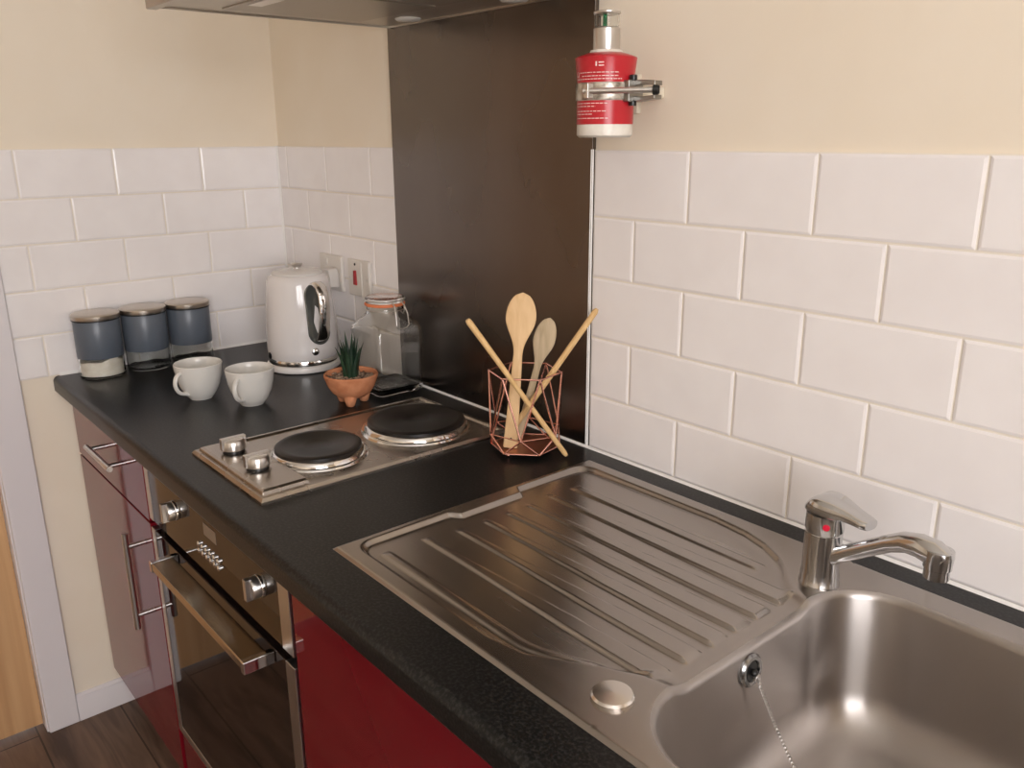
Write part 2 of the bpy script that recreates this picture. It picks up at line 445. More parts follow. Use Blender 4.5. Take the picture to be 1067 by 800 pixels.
RIBS = [(-.415, 1.240), (-.364, 1.250), (-.318, 1.250), (-.2755, 1.249), (-.2355, 1.250), (-.188, 1.244)]
def smin(a, b, k=.02):
    h = max(k-abs(a-b), 0)/k; return min(a, b)-h*h*k*.25
def sink_h(x, y):
    z = WT+.0035
    e = min(x-TX0, TX1-x, y-TY0, TY1-y)                   # rolled outer edge
    z -= .0034*(1-sst(0, .005, e))
    d = smin(smin(x-xl(y), lerp_pts(YT, x)-y, .03), y-lerp_pts(YB, x), .03)
    fade = 1-sst(1.86, 1.95, x)
    z -= .0070*sst(0, .0075+.030*sst(1.60, 1.655, x), d)*fade
    if d > .004 and x < 1.70:
        z -= .002*sst(1.25, 1.64, x)*sst(.004, .02, d)
        for (yr, xs) in RIBS:
            ye = yr + .006*(x-1.25)/.4
            w = .0030+.0090*sst(xs, 1.62, x)
            v = abs(y-ye); f_ = .0035
            if v < w+f_:
                z += (.0020+.0024*sst(xs, 1.6, x))*(1-sst(w, w+f_, v))*sst(xs-.006, xs+.004, x)*(1-sst(1.641, 1.651, x))
        # short last rib at the back and the curved one at the front
        v = abs(y-(-.138)); z += .0028*(1-sst(.006, .011, v))*sst(1.242, 1.252, x)*(1-sst(1.575, 1.588, x))
        yc = -.480 + .040*sst(1.50, 1.63, x)
        v = abs(y-yc); z += .0024*(1-sst(.0035, .0085, v))*sst(1.23, 1.245, x)*(1-sst(1.585, 1.60, x))
    return z
g = G()
X = list(np.arange(TX0, TX0+.05, .002)) + list(np.arange(TX0+.05, 1.50, .006)) + list(np.arange(1.50, XS-.0005, .0025)) + [XS]
Y = list(np.linspace(TY0, TY1, 260))
V = g.grid(X, Y, lambda x, y: (x, y, sink_h(x, y)))
# the bowl and its deck: rings from the tray outline in to the rim and down
BC = Vector((1.868, -.2975)); HW, HD, RC = .202, .2125, .092
def rrect(hw, hd, r, n):
    out = []
    for (sx, sy, a0) in ((1, 1, 0), (-1, 1, PI/2), (-1, -1, PI), (1, -1, 3*PI/2)):
        for i in range(n):
            a = a0 + PI/2*i/(n-1); out.append((BC.x+sx*(hw-r)+r*math.cos(a), BC.y+sy*(hd-r)+r*math.sin(a)))
        # straight side towards the next corner
        a = a0+PI/2
        nx = {0: (-1, 1), 1: (-1, -1), 2: (1, -1), 3: (1, 1)}[((1, 1), (-1, 1), (-1, -1), (1, -1)).index((sx, sy))]
        p = out[-1]; q = (BC.x+nx[0]*(hw-r)+r*math.cos(a), BC.y+nx[1]*(hd-r)+r*math.sin(a))
        for i in range(1, 90):
            u = i/90; out.append((p[0]+(q[0]-p[0])*u, p[1]+(q[1]-p[1])*u))
    return out
NC = 72
rim = rrect(HW, HD, RC, NC)
def outer(p):
    d = Vector(p)-BC
    k = 1e9
    if d.x > 1e-9: k = min(k, (TX1-BC.x)/d.x)
    if d.x < -1e-9: k = min(k, (XS-BC.x)/d.x)
    if d.y > 1e-9: k = min(k, (TY1-BC.y)/d.y)
    if d.y < -1e-9: k = min(k, (TY0-BC.y)/d.y)
    return BC+d*k
rs = []
OUT = [outer(p) for p in rim]
for corner in ((XS, TY0), (XS, TY1), (TX1, TY0), (TX1, TY1)):
    i = min(range(len(OUT)), key=lambda i: (OUT[i]-Vector(corner)).length); OUT[i] = Vector(corner)
def hz(x, y): return min(sink_h(x, y), WT+.0035)
for f in [0, .06, .12, .18, .24, .3, .36, .42, .5, .6, .7, .8, .9, 1.]:
    rs.append([(o.x+(p[0]-o.x)*f, o.y+(p[1]-o.y)*f, hz(o.x+(p[0]-o.x)*f, o.y+(p[1]-o.y)*f)) for o, p in zip(OUT, rim)])
rimz = [r[2] for r in rs[-1]]
FR = .009; AL = R(5.5); DEP = .165; BR = .050
zA = WT-.003-FR*(1-math.sin(AL)); oA = FR*math.cos(AL)
for i in range(1, 9):
    a = (PI/2-AL)*i/8; o = FR*math.sin(a); dz = FR*(1-math.cos(a))
    rs.append([(x, y, z-dz) for (x, y), z in zip(rrect(HW-o, HD-o, RC-o, NC), rimz)])
zB = WT-DEP+BR-BR*math.sin(AL); oB = oA+(zA-zB)*math.tan(AL)
for i in range(1, 9):
    u = i/8; o = oA+(oB-oA)*u; zz = zA+(zB-zA)*u; k_ = (1-u)**3
    rs.append([(x, y, zz+(rimz[k]-(WT-.003))*k_) for k, (x, y) in enumerate(rrect(HW-o, HD-o, RC-o*.6, NC))])
for i in range(1, 15):
    b_ = AL+(PI/2-AL)*i/14; o = oB+BR*(math.cos(AL)-math.cos(b_)); zz = zB-BR*(math.sin(b_)-math.sin(AL))
    rs.append([(x, y, zz) for (x, y) in rrect(HW-o, HD-o, max(.03, RC-o*.6), NC)])
base = rs[-1]
for f in (.25, .5, .72):
    rs.append([(x+(BC.x+(x-BC.x)/math.hypot(x-BC.x, y-BC.y)*.045-x)*f, y+(BC.y+(y-BC.y)/math.hypot(x-BC.x, y-BC.y)*.045-y)*f, WT-DEP-.006*f) for x, y, z in base])
rs.append([(BC.x+(x-BC.x)/math.hypot(x-BC.x, y-BC.y)*.045, BC.y+(y-BC.y)/math.hypot(x-BC.x, y-BC.y)*.045, WT-DEP-.006) for x, y, z in base])
g.rings(rs[:15], False, False)
o1 = g.obj('drainer', 'steel', t, smooth=60)
g = G(); g.rings(rs[14:], False, True); g.obj('bowl', 'bowl', t, smooth=60)
g = G(); g.lathe([(.047, 0), (.045, .003), (.034, .002), (.03, -.001), (0, -.002)], 40, (BC.x, BC.y, WT-DEP-.0055), cap1=False); g.obj('drain', 'chrome', t)
# blanked tap hole cap, overflow with its bead chain
g = G(); g.lathe([(.0215, 0), (.0215, .003), (.0195, .0052), (.012, .0062), (0, .0066)], 40, (1.6435, -.4785, WT+.0033), cap1=False)
g.obj('round_cap', mat('cap_metal', (.72, .68, .63), .25, 1.), t)
oz = .868; oy = -.296; ox = BC.x-HW+oA+(zA-oz)*math.tan(AL)+.0005
ax = Vector((1, 0, math.tan(AL)))
g = G(); g.lathe([(.019, -.003), (.019, .002), (.0165, .0042), (.0125, .004), (.0115, .001), (.0, .001)], 36, (ox, oy, oz), ax, cap1=False)
ov = g.obj('overflow', mat('overflow_metal', (.30, .30, .30), .2, 1.), t)
g = G(); g.lathe([(.0112, .0011), (.0112, .0016), (.004, .002), (0, .002)], 24, (ox, oy, oz), ax, cap1=False); g.sphere((ox+.0055, oy, oz-.001), .0045); g.obj('overflow_grate', 'black', ov)
g = G()
A = Vector((ox+.010, oy+.001, oz-.003)); 
cp = [A, A+Vector((.004, .0, -.012)), Vector((1.7015, -.275, .80)), Vector((1.727, -.274, .762)), Vector((1.752, -.275, .743)), Vector((1.79, -.283, .738)), Vector((1.83, -.290, .737))]
def resample(P, step):
    out = []; acc = 0
    for a, b in zip(P, P[1:]):
        L = (b-a).length; s_ = acc
        while s_ < L: out.append(a.lerp(b, s_/L)); s_ += step
        acc = s_-L
    return out
for p in resample(cp, .0042): g.sphere(p, .0021, 8)
g.tube(cp, .0006, 5)
g.tube([A+Vector((0, .004*math.sin(2*PI*i/12), .004*math.cos(2*PI*i/12)-.003)) for i in range(12)], .0008, 6, closed=True)
g.obj('bead_chain', 'satin', t)

# ------------------------------------------------------------------ tap
tx, ty, tz = 1.655, -.125, WT+.0034
t = thing('mixer_tap', (tx, ty, tz), 'chrome single lever mixer tap with red dot, standing on the sink', 'tap')
g = G()
g.lathe([(.0240, 0), (.0240, .002), (.0228, .004), (.0228, .013), (.0222, .0145), (.0222, .016), (.0218, .0175), (.0218, .066), (.0218, .0675), (.0210, .0682), (.0210, .0695), (.0222, .071), (.0222, .092)], 48, (tx, ty, tz))
g.obj('body', 'tapchrome', t)
u = Vector((.985, -.17, 0)).normalized()
w = Vector((-u.y, u.x, 0))
def at(a, z): return Vector((tx, ty, tz)) + u*a + Vector((0, 0, z))
g = G()
path = [(.012, .038), (.034, .053), (.062, .072), (.086, .088), (.104, .0975), (.122, .1010), (.138, .1000), (.153, .0950)]
P = [at(a, z) for a, z in path]
g.tube(P, [.0105, .0100, .0098, .0100, .0115, .0133, .0145, .0120], 20)
e = at(.144, .0960)
g.lathe([(.0145, .010), (.0150, .004), (.0142, -.006), (.0142, -.010), (.0128, -.011), (.0128, -.022), (.0105, -.0225), (.0100, -.018), (0, -.018)], 28, e, cap1=False)
g.obj('spout', 'tapchrome', t)
# lever: domed cap running out into a flat blade
g = G()
secs = []
for i in range(15):
    s_ = i/14
    a = -.0245 + .086*s_
    half = .0245*math.sqrt(max(0., 1-((a)/.0246)**2)) if a < 0 else .0245 - .0105*sst(0, .05, a) - .002*sst(.05, .075, a)
    half = max(half, .002)
    if i == 14: half = .0105
    zt = .1150 - .0105*sst(.004, .070, a) - .019*sst(0, .0265, -a)**1.5
    zb = .0905 + .0035*sst(.020, .034, a) - .0005*sst(.034, .075, a)
    zb = min(zb, zt-.004)
    ring = []
    for j in range(24):
        th = 2*PI*j/24; c, s2 = math.cos(th), math.sin(th)
        e_ = .62
        yy = half*math.copysign(abs(c)**e_, c); zz = (zt+zb)/2 + (zt-zb)/2*math.copysign(abs(s2)**.75, s2)
        ring.append(at(a, zz)+w*yy)
    secs.append(ring)
g.rings(secs); g.obj('lever', 'tapchrome', t, smooth=60)
n_ = (Vector((.55, -.84, 0))).normalized()
g = G(); g.lathe([(.0042, 0), (.004, .0012), (0, .0016)], 20, Vector((tx, ty, tz+.081))+n_*.0215, n_, cap1=False); g.obj('hot_mark', 'reddot', t)

# ------------------------------------------------------------------ canisters
def canister(loc, label, fill, rz):
    t = local('storage_canister', loc, label, 'canister', 'row of storage canisters', rz)
    r, h = .0488, .136
    g = G(); g.lathe([(0, 0), (r-.003, 0), (r, .003), (r, h), (r-.0028, h), (r-.0028, .007), (r-.006, .005), (0, .005)], 56, cap0=False, cap1=False)
    g.obj('glass_body', 'glassthin', t)
    g = G(); g.lathe([(r+.0004, .046), (r+.0007, .0465), (r+.0007, h-.004), (r+.0004, h-.0035), (r+.0002, h-.0035), (r+.0002, .046)], 56, cap0=False, cap1=False)
    g.rings; g.obj('band', 'band', t)
    g = G(); g.lathe([(r-.0015, h-.003), (r+.0025, h-.001), (r+.003, h+.002), (r+.0028, h+.008), (r, h+.0105), (r-.006, h+.0115), (0, h+.012)], 56, cap1=False)
    g.obj('lid', 'lidmetal', t)
    g = G(); g.lathe([(r+.0012, h-.0042), (r+.0026, h-.004), (r+.0026, h-.001), (r+.0012, h-.0008)], 56, cap0=False, cap1=False)
    g.obj('seal', 'black', t)
    if fill == 'flour':
        g = G()
        n = 48; rr = r-.0034; rings = [[(rr*math.cos(2*PI*j/n), rr*math.sin(2*PI*j/n), z) for j in range(n)] for z in (.0056,)]
        def top(a, k): return .0395+.004*math.sin(a*2+1)+.0025*math.sin(a*5)-.004*(1-k)
        for k in (1., .8, .55, .3, .08):
            rings.append([(rr*k*math.cos(2*PI*j/n), rr*k*math.sin(2*PI*j/n), top(2*PI*j/n, k)) for j in range(n)])
        g.rings(rings); g.obj('flour', 'flour', t)
    if fill == 'sugar':
        g = G(); g.lathe([(r-.0034, .0056), (r-.0034, .016), (r-.02, .018), (0, .017)], 40, cap1=False); g.obj('contents', mat('tea_leaves', (.10, .07, .05), .9), t)
    return t
canister((.060, -.505, WT), 'leftmost canister, with white flour showing below its blue-grey band', 'flour', 0)
canister((.058, -.400, WT), 'middle blue-grey banded canister of the three, nearly empty at its base', None, 0)
canister((.058, -.295, WT), 'right-hand blue-grey banded canister of the three, nearest the kettle', None, 0)

# ------------------------------------------------------------------ cups
def cup(loc, label, rz):
    t = local('coffee_cup', loc, label, 'cup', 'white coffee cups', rz)
    out = [(.023, 0), (.0245, .0025), (.0265, .004), (.033, .012), (.0405, .026), (.0455, .042), (.0480, .058), (.0490, .066)]
    inn = [(.0478, .0675), (.0466, .066), (.0455, .058), (.0430, .042), (.038, .027), (.030, .0145), (.018, .0095), (0, .0088)]
    g = G(); g.lathe([(0, .0018), (.021, .0018), (.0215, 0)] + out + inn, 56, cap0=False, cap1=False)
    for v in g.b.verts: v.co.z *= 1.13
    b = g.obj('bowl', 'china', t)
    g = G()
    pts = []
    for i in range(15):
        a = R(98) - R(205)*i/14
        pts.append((.0450+.0190*math.cos(a)-.0045*i/14*1.4, 0, .0410+.0225*math.sin(a)))
    pts[0] = (.0440, 0, .0625); pts[-1] = (.0325, 0, .0155)
    g.tube(pts, [.0062]*2+[.0052]*11+[.0062]*2, 14, flat=.75)
    g.obj('handle', 'china', t)
    return t
cup((.390, -.402, WT), 'white china coffee cup nearer the canisters, left of the pair', R(-70))
cup((.502, -.338, WT), 'white china coffee cup nearer the hob, right of the pair', R(-54))

# ------------------------------------------------------------------ kettle
kx, ky = .300, -.118
t = local('electric_kettle', (kx, ky, WT), 'white enamel electric kettle with chrome handle, in the worktop corner', 'kettle', None, R(5))
g = G(); g.lathe([(.080, 0), (.0855, .003), (.0865, .009), (.0845, .014), (.079, .0165)], 64); g.obj('base', 'kettle_base', t)
g = G(); g.lathe([(.0800, .0165), (.0805, .018), (.0805, .028), (.0795, .0295)], 64); g.obj('chrome_band', 'chrome', t)
prof = [(.0800, .0295), (.0815, .033), (.0818, .05), (.0812, .08), (.0795, .12), (.0765, .16), (.0735, .19), (.0715, .205), (.0685, .214), (.0635, .2205), (.058, .2235)]
g = G(); g.lathe(prof, 72, cap1=True)
# spout lip opposite the handle
g.prism([(-.0700, .185), (-.082, .207), (-.080, .2105), (-.060, .217)], lambda x, z: (x, -.020, z), lambda x, z: (x, .020, z))
g.obj('body', 'kettle', t, smooth=45)
g = G(); g.lathe([(.0585, .2235), (.0585, .2255), (.054, .2295), (.030, .2325), (.014, .2335)], 56); g.obj('lid', mat('kettle_lid', (.70, .68, .66), .2), t)
g = G(); g.lathe([(.009, .2335), (.008, .237), (.012, .241), (.0135, .2445), (.011, .2475), (0, .2485)], 28, cap1=False); g.obj('lid_knob', 'satin', t)
def krad(z):
    for (a, b), (c, d) in zip(prof, prof[1:]):
        if z <= d: return a+(c-a)*(z-b)/(d-b)
    return prof[-1][0]
# stadium recess panel on the side facing +x (local), handle loop over it
def stad(hw, z0, z1, n=14):
    out = []
    for i in range(n): a = PI*i/(n-1); out.append((hw*math.cos(a), z1-hw+hw*math.sin(a)))
    for i in range(n): a = PI+PI*i/(n-1); out.append((hw*math.cos(a), z0+hw+hw*math.sin(a)))
    return out
def onbody(y, z, lift): 
    r = krad(z)+lift; return (math.sqrt(max(1e-6, r*r-y*y)), y, z)
g = G()
A = stad(.0285, .066, .209); 
g.rings([[onbody(y, z, -.004) for y, z in A], [onbody(y, z, .0022) for y, z in A], [onbody(y*.96, .143+(z-.143)*.985, .003) for y, z in A]])
g.obj('handle_panel', mat('handle_panel_grey', (.16, .165, .155), .14, .6), t)
g = G()
hp = [(krad(.205)-.004, .2045), (krad(.205)+.010, .2065), (krad(.19)+.022, .200), (krad(.17)+.028, .182), (krad(.15)+.029, .158), (krad(.13)+.026, .134), (krad(.11)+.020, .106), (krad(.095)+.011, .086), (krad(.085)-.003, .0755)]
g.tube([(a, 0, z) for a, z in hp], [.0145]*3+[.0135]*3+[.0145]*3, 18, flat=.42, up=(1, 0, 0))
g.obj('handle', 'chrome', t, smooth=60)
zc = .052; a_ = R(-12)
d_ = Vector((math.cos(a_), math.sin(a_), 0)); g = G(); g.lathe([(.0085, -.003), (.0085, .004), (.006, .0058), (0, .006)], 24, Vector((0, 0, zc))+d_*krad(zc), d_, cap1=False)
g.obj('power_switch', 'chrome', t)
g = G()
for a in (R(-98),):
    dd = Vector((math.cos(a), math.sin(a), 0)); g.lathe([(.008, -.002), (.008, .003), (0, .004)], 16, dd*.0802+Vector((0, 0, .038)), dd, cap1=False)
g.obj('water_gauge', 'black', t)

# ------------------------------------------------------------------ sockets
def wallplate(x0, x1, z0, z1, name, label):
    t = thing(name, ((x0+x1)/2, 0, (z0+z1)/2), label, 'socket')
    g = G(); g.box(x0, x1, -.0095, -.0002, z0, z1); g.obj('face_plate', 'plate', t, bevel=.003, seg=3)
    return t
t = wallplate(.206, .312, 1.066, 1.152, 'plug_socket', 'white wall socket behind the kettle, with a plug pushed in')
for x in (.215, .303):
    g = G(); g.lathe([(.003, 0), (.003, .001), (0, .0014)], 12, (x, -.0095, 1.109), (0, -1, 0), cap1=False); g.obj('screw', 'satin', t)
g = G(); g.box(.238, .249, -.0125, -.009, 1.128, 1.143); g.obj('switch', 'plate', t, bevel=.001)
t = thing('kettle_plug', (.276, -.0098, 1.100), 'white plug with cord in the socket behind the kettle', 'plug')
g = G()
A = [(-.026, -.024), (.026, -.024), (.026, .010), (.017, .024), (-.017, .024), (-.026, .010)]
g.prism(A, lambda a, b: (.276+a, -.0098, 1.100+b), lambda a, b: (.276+a*.9, -.034, 1.100+b*.9))
g.obj('plug_body', 'plug', t, bevel=.004, seg=3)
g = G(); g.tube([(.276, -.024, 1.078), (.276, -.024, 1.062), (.277, -.018, 1.02), (.280, -.012, .97), (.286, -.010, .925), (.300, -.012, .9045), (.325, -.018, .9036)], .0033, 10); g.obj('cord', 'plug', t)
t = wallplate(.343, .438, 1.066, 1.152, 'cooker_switch', 'white wall switch with a red rocker, above the glass jar')
g = G(); g.prism([(-.0065, -.019), (.0065, -.019), (.0045, .016), (-.0045, .016)], lambda a, b: (.378+a, -.0092, 1.111+b), lambda a, b: (.378+a*.9, -.0135, 1.111+b*.95)); g.obj('red_rocker', 'redsw', t, bevel=.001)
g = G(); g.lathe([(.0032, 0), (.003, .0012), (0, .0016)], 14, (.378, -.0095, 1.141), (0, -1, 0), cap1=False); g.obj('indicator', 'black', t)
for x in (.353, .429):
    g = G(); g.lathe([(.003, 0), (.003, .001), (0, .0014)], 12, (x, -.0095, 1.109), (0, -1, 0), cap1=False); g.obj('screw', 'satin', t)
g = G(); g.box(.404, .408, -.0125, -.009, 1.070, 1.148); g.obj('ridge', 'plate', t)

# ------------------------------------------------------------------ clip-top jar
jx, jy = .598, -.069
JK = 1.04
t = local('clip_top_jar', (jx, jy, WT), 'empty square glass clip-top jar against the steel splashback', 'jar', None, R(0))
def sq(h, r, z, n=8):
    out = []
    for (sx, sy, a0) in ((1, 1, 0), (-1, 1, PI/2), (-1, -1, PI), (1, -1, 3*PI/2)):
        for i in range(n):
            a = a0+PI/2*i/(n-1); out.append((sx*(h-r)+r*math.cos(a), sy*(h-r)+r*math.sin(a), z))
    return out
g = G()
H = .0575
rs = [sq(H-.006, .012, 0), sq(H-.001, .013, .004), sq(H, .014, .010), sq(H, .014, .128), sq(H-.002, .016, .138), sq(H-.010, .024, .150), sq(.0415, .036, .160), sq(.039, .0385, .166), sq(.039, .0385, .178),
      sq(.0355, .035, .178), sq(.0355, .035, .166), sq(.038, .032, .158), sq(H-.013, .022, .148), sq(H-.0045, .014, .136), sq(H-.003, .012, .126), sq(H-.003, .012, .016), sq(H-.010, .012, .011), sq(.012, .0115, .010)]
g.rings(rs); g.obj('glass_body', 'glass', t, smooth=50)
g = G(); g.lathe([(.0415, .1785), (.043, .180), (.043, .183), (.0415, .1845)], 48, cap0=False, cap1=False); g.lathe([(.0415, .1785), (.036, .1785), (.036, .1845), (.0415, .1845)], 48, cap0=False, cap1=False); g.obj('rubber_seal', 'orange', t)
g = G(); g.lathe([(.035, .1846), (.040, .1846), (.0415, .187), (.0412, .193), (.038, .1965), (.030, .1975), (0, .1978)], 48, cap1=False); g.obj('glass_lid', 'glass', t)
g = G()
ring = lambda r, z: [(r*math.cos(2*PI*i/40), r*math.sin(2*PI*i/40), z) for i in range(40)]
g.tube(ring(.0405, .170), .0013, 8, closed=True); g.tube(ring(.0425, .1905), .0013, 8, closed=True)
for s_ in (-1, 1):                   # clip wires at the +x side
    g.tube([(.0425, .012*s_, .1905), (.056, .012*s_, .184), (.058, .012*s_, .176), (.050, .012*s_, .166), (.0405, .012*s_, .170)], .0013, 8)
    g.tube([(.056, .012*s_, .184), (.064, .014*s_, .168), (.067, .015*s_, .146), (.064, .012*s_, .140)], .0013, 8)
g.tube([(.064, -.012, .140), (.065, 0, .138), (.064, .012, .140)], .0013, 8)
g.tube([(-.0425, -.010, .1905), (-.047, -.010, .181), (-.0405, -.010, .170)], .0013, 8); g.tube([(-.0425, .010, .1905), (-.047, .010, .181), (-.0405, .010, .170)], .0013, 8)
g.obj('wire_clip', 'satin', t)

for o_ in t.children: o_.data.transform(Matrix.Diagonal((1, 1, JK, 1)))
# ------------------------------------------------------------------ succulent in a pot
px, py = .636, -.181
t = local('potted_succulent', (px, py, WT), 'small spiky succulent in a footed terracotta bowl beside the hob', 'plant')
g = G()
g.lathe([(0, .014), (.018, .0135), (.028, .0165), (.040, .026), (.0475, .038), (.0515, .050), (.0545, .057), (.0550, .062), (.053, .0645), (.0505, .063), (.049, .056), (.045, .045), (.030, .030), (0, .026)], 48, cap0=False, cap1=False)
pot = g.obj('pot', 'terra', t)
for k in range(3):
    a = R(-38+120*k); c = Vector((.0255*math.cos(a), .0255*math.sin(a), 0)); g = G()
    g.lathe([(.006, .0), (.0085, .002), (.0105, .008), (.013, .016), (.012, .024)], 16, c); g.obj('foot', 'terra', pot)
g = G(); n = 40
rings = [[(.0475*k*math.cos(2*PI*j/n), .0475*k*math.sin(2*PI*j/n), .0545+.004*(1-k)+.0016*math.sin(7*j*k+k*20)) for j in range(n)] for k in (1, .85, .7, .5, .3, .1)]
g.rings(rings, False, True)
for i in range(130):
    a = random.uniform(0, 2*PI); r = .046*math.sqrt(random.random()); g.sphere((r*math.cos(a), r*math.sin(a), .0575), random.uniform(.0016, .0032), 6, .7)
gv = g.obj('gravel', 'grit', pot); gv['kind'] = 'stuff'
def leaf(a, lean, L, wd, z0, r0):
    g = G(); secs = []
    D = Vector((math.cos(a), math.sin(a), 0)); W = Vector((-math.sin(a), math.cos(a), 0))
    N_ = 9
    for i in range(N_):
        s_ = i/(N_-1); ln = lean*(.35+.65*s_**1.3)
        c = D*(r0+L*s_*math.sin(ln)) + Vector((0, 0, z0+L*s_*math.cos(lean*.8*s_)))
        hw = wd*(.75+.45*s_*(1-s_)*2)*(1-s_**2.2)+.0003; th = .0042*(1-s_**1.5)+.0003
        nrm = (D*math.cos(ln)-Vector((0, 0, 1))*math.sin(ln))
        secs.append([c+W*hw*math.cos(2*PI*j/8)+nrm*th*math.sin(2*PI*j/8)*(1.3 if math.sin(2*PI*j/8) > 0 else .3) for j in range(8)])
    g.rings(secs); g.obj('leaf', 'leaf', t, smooth=60)
for k in range(6): leaf(2*PI*k/6+.3, R(17), .058+.012*random.random(), .0068, .057, .010)
for k in range(6): leaf(2*PI*k/6+.85, R(9), .076+.014*random.random(), .0070, .057, .006)
for k in range(4): leaf(2*PI*k/4+.2, R(4), .084+.016*random.random(), .0062, .057, .003)

# ------------------------------------------------------------------ copper utensil caddy
ux, uy = 1.073, -.091
t = local('copper_utensil_caddy', (ux, uy, WT), 'geometric copper wire utensil caddy in front of the splashback', 'utensil holder')
hexa = lambda r, a0, z: [Vector((r*math.cos(R(a0+60*k)), r*math.sin(R(a0+60*k)), z)) for k in range(6)]
B0 = hexa(.060, -78, .0095); Ap = hexa(.064, -48, .037); Tp = hexa(.0625, -78, .142)
def wire(g, a, b, r=.0016): g.tube([a, b], r, 8); 
g = G()
for k in range(6):
    wire(g, Tp[k], Tp[(k+1) % 6]); wire(g, Ap[k], Ap[(k+1) % 6], .0012); wire(g, B0[k], B0[(k+1) % 6])
    wire(g, B0[k], Ap[k]); wire(g, B0[(k+1) % 6], Ap[k]); wire(g, Tp[k], Ap[k]); wire(g, Tp[(k+1) % 6], Ap[k])
    for p in (Tp[k], Ap[k], B0[k]): g.sphere(p, .0021, 8)
g.obj('wire_frame', 'copper', t)
g = G(); Bq = hexa(.059, -78, .0)
g.rings([[p+Vector((0, 0, .0086)) for p in Bq], [p+Vector((0, 0, .0100)) for p in Bq]]); g.obj('base_plate', 'copper_base', t)
for k in (0, 2, 4):
    p = B0[k]*.80; g = G(); g.sphere((p.x, p.y, .0042), .0042, 14); g.lathe([(.0016, .004), (.0016, .009)], 8, (p.x, p.y, 0)); g.obj('foot', 'copper', t)

# utensils: each leans in the caddy
def blade(g, P0, P1, W, widths, thick, tilt=0):
    """flat wooden blade from P0 to P1; widths = [(s, half width, half thickness, dish)]"""
    P0, P1, W = Vector(P0), Vector(P1), Vector(W)
    D = (P1-P0).normalized(); W = (W-D*W.dot(D)).normalized(); N_ = D.cross(W)
    secs = []
    for s_, hw, th, off in widths:
        c = P0.lerp(P1, s_)+N_*off
        ring = []
        for j in range(20):
            a = 2*PI*j/20; cc, ss = math.cos(a), math.sin(a)
            ring.append(c+W*hw*math.copysign(abs(cc)**.8, cc)+N_*th*math.copysign(abs(ss)**.8, ss))
        secs.append(ring)
    g.rings(secs)
def spoonw(hand0, hand1, bowl_w, s_neck, th):
    out = [(0, hand0*.9, th*.8, 0), (.006, hand0, th, 0)]
    for i in range(1, 9): s_ = s_neck*i/8; out.append((s_, hand0+(hand1-hand0)*i/8, th, 0))
    for i in range(1, 25):
        u = i/24; s_ = s_neck+(1-s_neck)*u
        v = min(1., max(0., (u-.0)))
        egg = math.sqrt(max(0., 1-((v-.60)/.40)**2)) if v > .60 else .5-.5*math.cos(PI*(v/.60)**1.15)
        hw = max(hand1*(1-v)**.5 if v < .6 else 0, hand1+(bowl_w-hand1)*egg if v < .6 else bowl_w*egg, .0012)
        out.append((s_, hw, th*(1-.35*u) if u < 1 else .0008, -.004*math.sin(PI*u)))
    return out
RGT = Vector((.648, .761, 0))
# long-handled wooden spoon, bowl up, handle foot on the base plate
P0 = Vector((1.0725, -.125, WT+.0112)); P1 = Vector((1.0500, -.0750, 1.1720))
g = G(); blade(g, P0, P1, RGT, spoonw(.0125, .0078, .0258, .60, .0034), .003)
o = g.obj('wooden_spoon', 'spoonwood', origin=P0); tag(o, 'pale wooden spoon with a broad oval bowl, tallest utensil in the copper caddy', 'spoon')
D = (P1-P0).normalized(); N_ = D.cross((RGT-D*RGT.dot(D)).normalized()); hc = P0+D*.016
sg = -1 if N_.dot(Vector((2.116, -1.005, 1.43))-hc) < 0 else 1
g = G(); g.lathe([(.0019, 0), (.0019, .0005)], 14, hc+N_*sg*.0036, N_*sg); h = g.obj('hanging_hole', 'rubber', o, origin=P0)
# smaller weathered spoon behind it
P0 = Vector((1.0480, -.0850, WT+.0112)); P1 = Vector((1.0800, -.0400, 1.1280))
g = G(); blade(g, P0, P1, Vector((.78, .62, 0)), spoonw(.0075, .0060, .0190, .58, .0030), .003)
tag(g.obj('wooden_spoon', 'greywood', origin=P0), 'smaller weathered wooden spoon behind the broad pale one in the caddy', 'spoon')
# stick leaning right against the rim
P0 = Vector((1.0340, -.1000, WT+.0135)); P1 = Vector((1.1735, -.0230, 1.1550))
g = G(); g.tube([P0, P0.lerp(P1, .02), P0.lerp(P1, .98), P1], [.004, .0052, .0050, .003], 14)
o = g.obj('wooden_stick', 'stickwood', origin=P0); tag(o, 'thin wooden stick leaning to the right out of the copper caddy', 'stick')
# stick leaning left, its foot on the worktop outside the caddy
P0 = Vector((1.1509, -.0665, WT+.0050)); P1 = Vector((1.0678, -.2080, 1.1470))
g = G(); g.tube([P0, P0.lerp(P1, .02), P0.lerp(P1, .55), P0.lerp(P1, .98), P1], [.0035, .0052, .0050, .0062, .0045], 14, flat=.85)
STK = g.obj('wooden_stick', 'stickwood', origin=P0); tag(STK, 'wooden stick leaning left across the front of the copper caddy, foot at right', 'stick')

# ------------------------------------------------------------------ fire suppression canister on the wall
ex, ey, ez = 1.231, -.076, 1.4235
t = local('fire_extinguisher', (ex, ey, ez), 'small red and white fire extinguisher can clamped to the cream wall', 'fire extinguisher')
r = .0400
g = G(); g.lathe([(0, .001), (r-.004, 0), (r, .003), (r, .105), (r-.004, .110), (.024, .114), (.022, .118)], 56, cap0=False); body = g.obj('can', 'canwhite', t)
g = G(); g.lathe([(r+.0006, .018), (r+.0006, .050)], 64, cap0=False, cap1=False); g.lathe([(r+.0006, .074), (r+.0012, .085), (r+.0036, .105), (r+.0040, .107), (r+.0030, .1080), (r-.003, .1105), (.0235, .1145), (.0205, .1150)], 64, cap0=False, cap1=False)
lab = g.obj('label', 'ext_red', t)
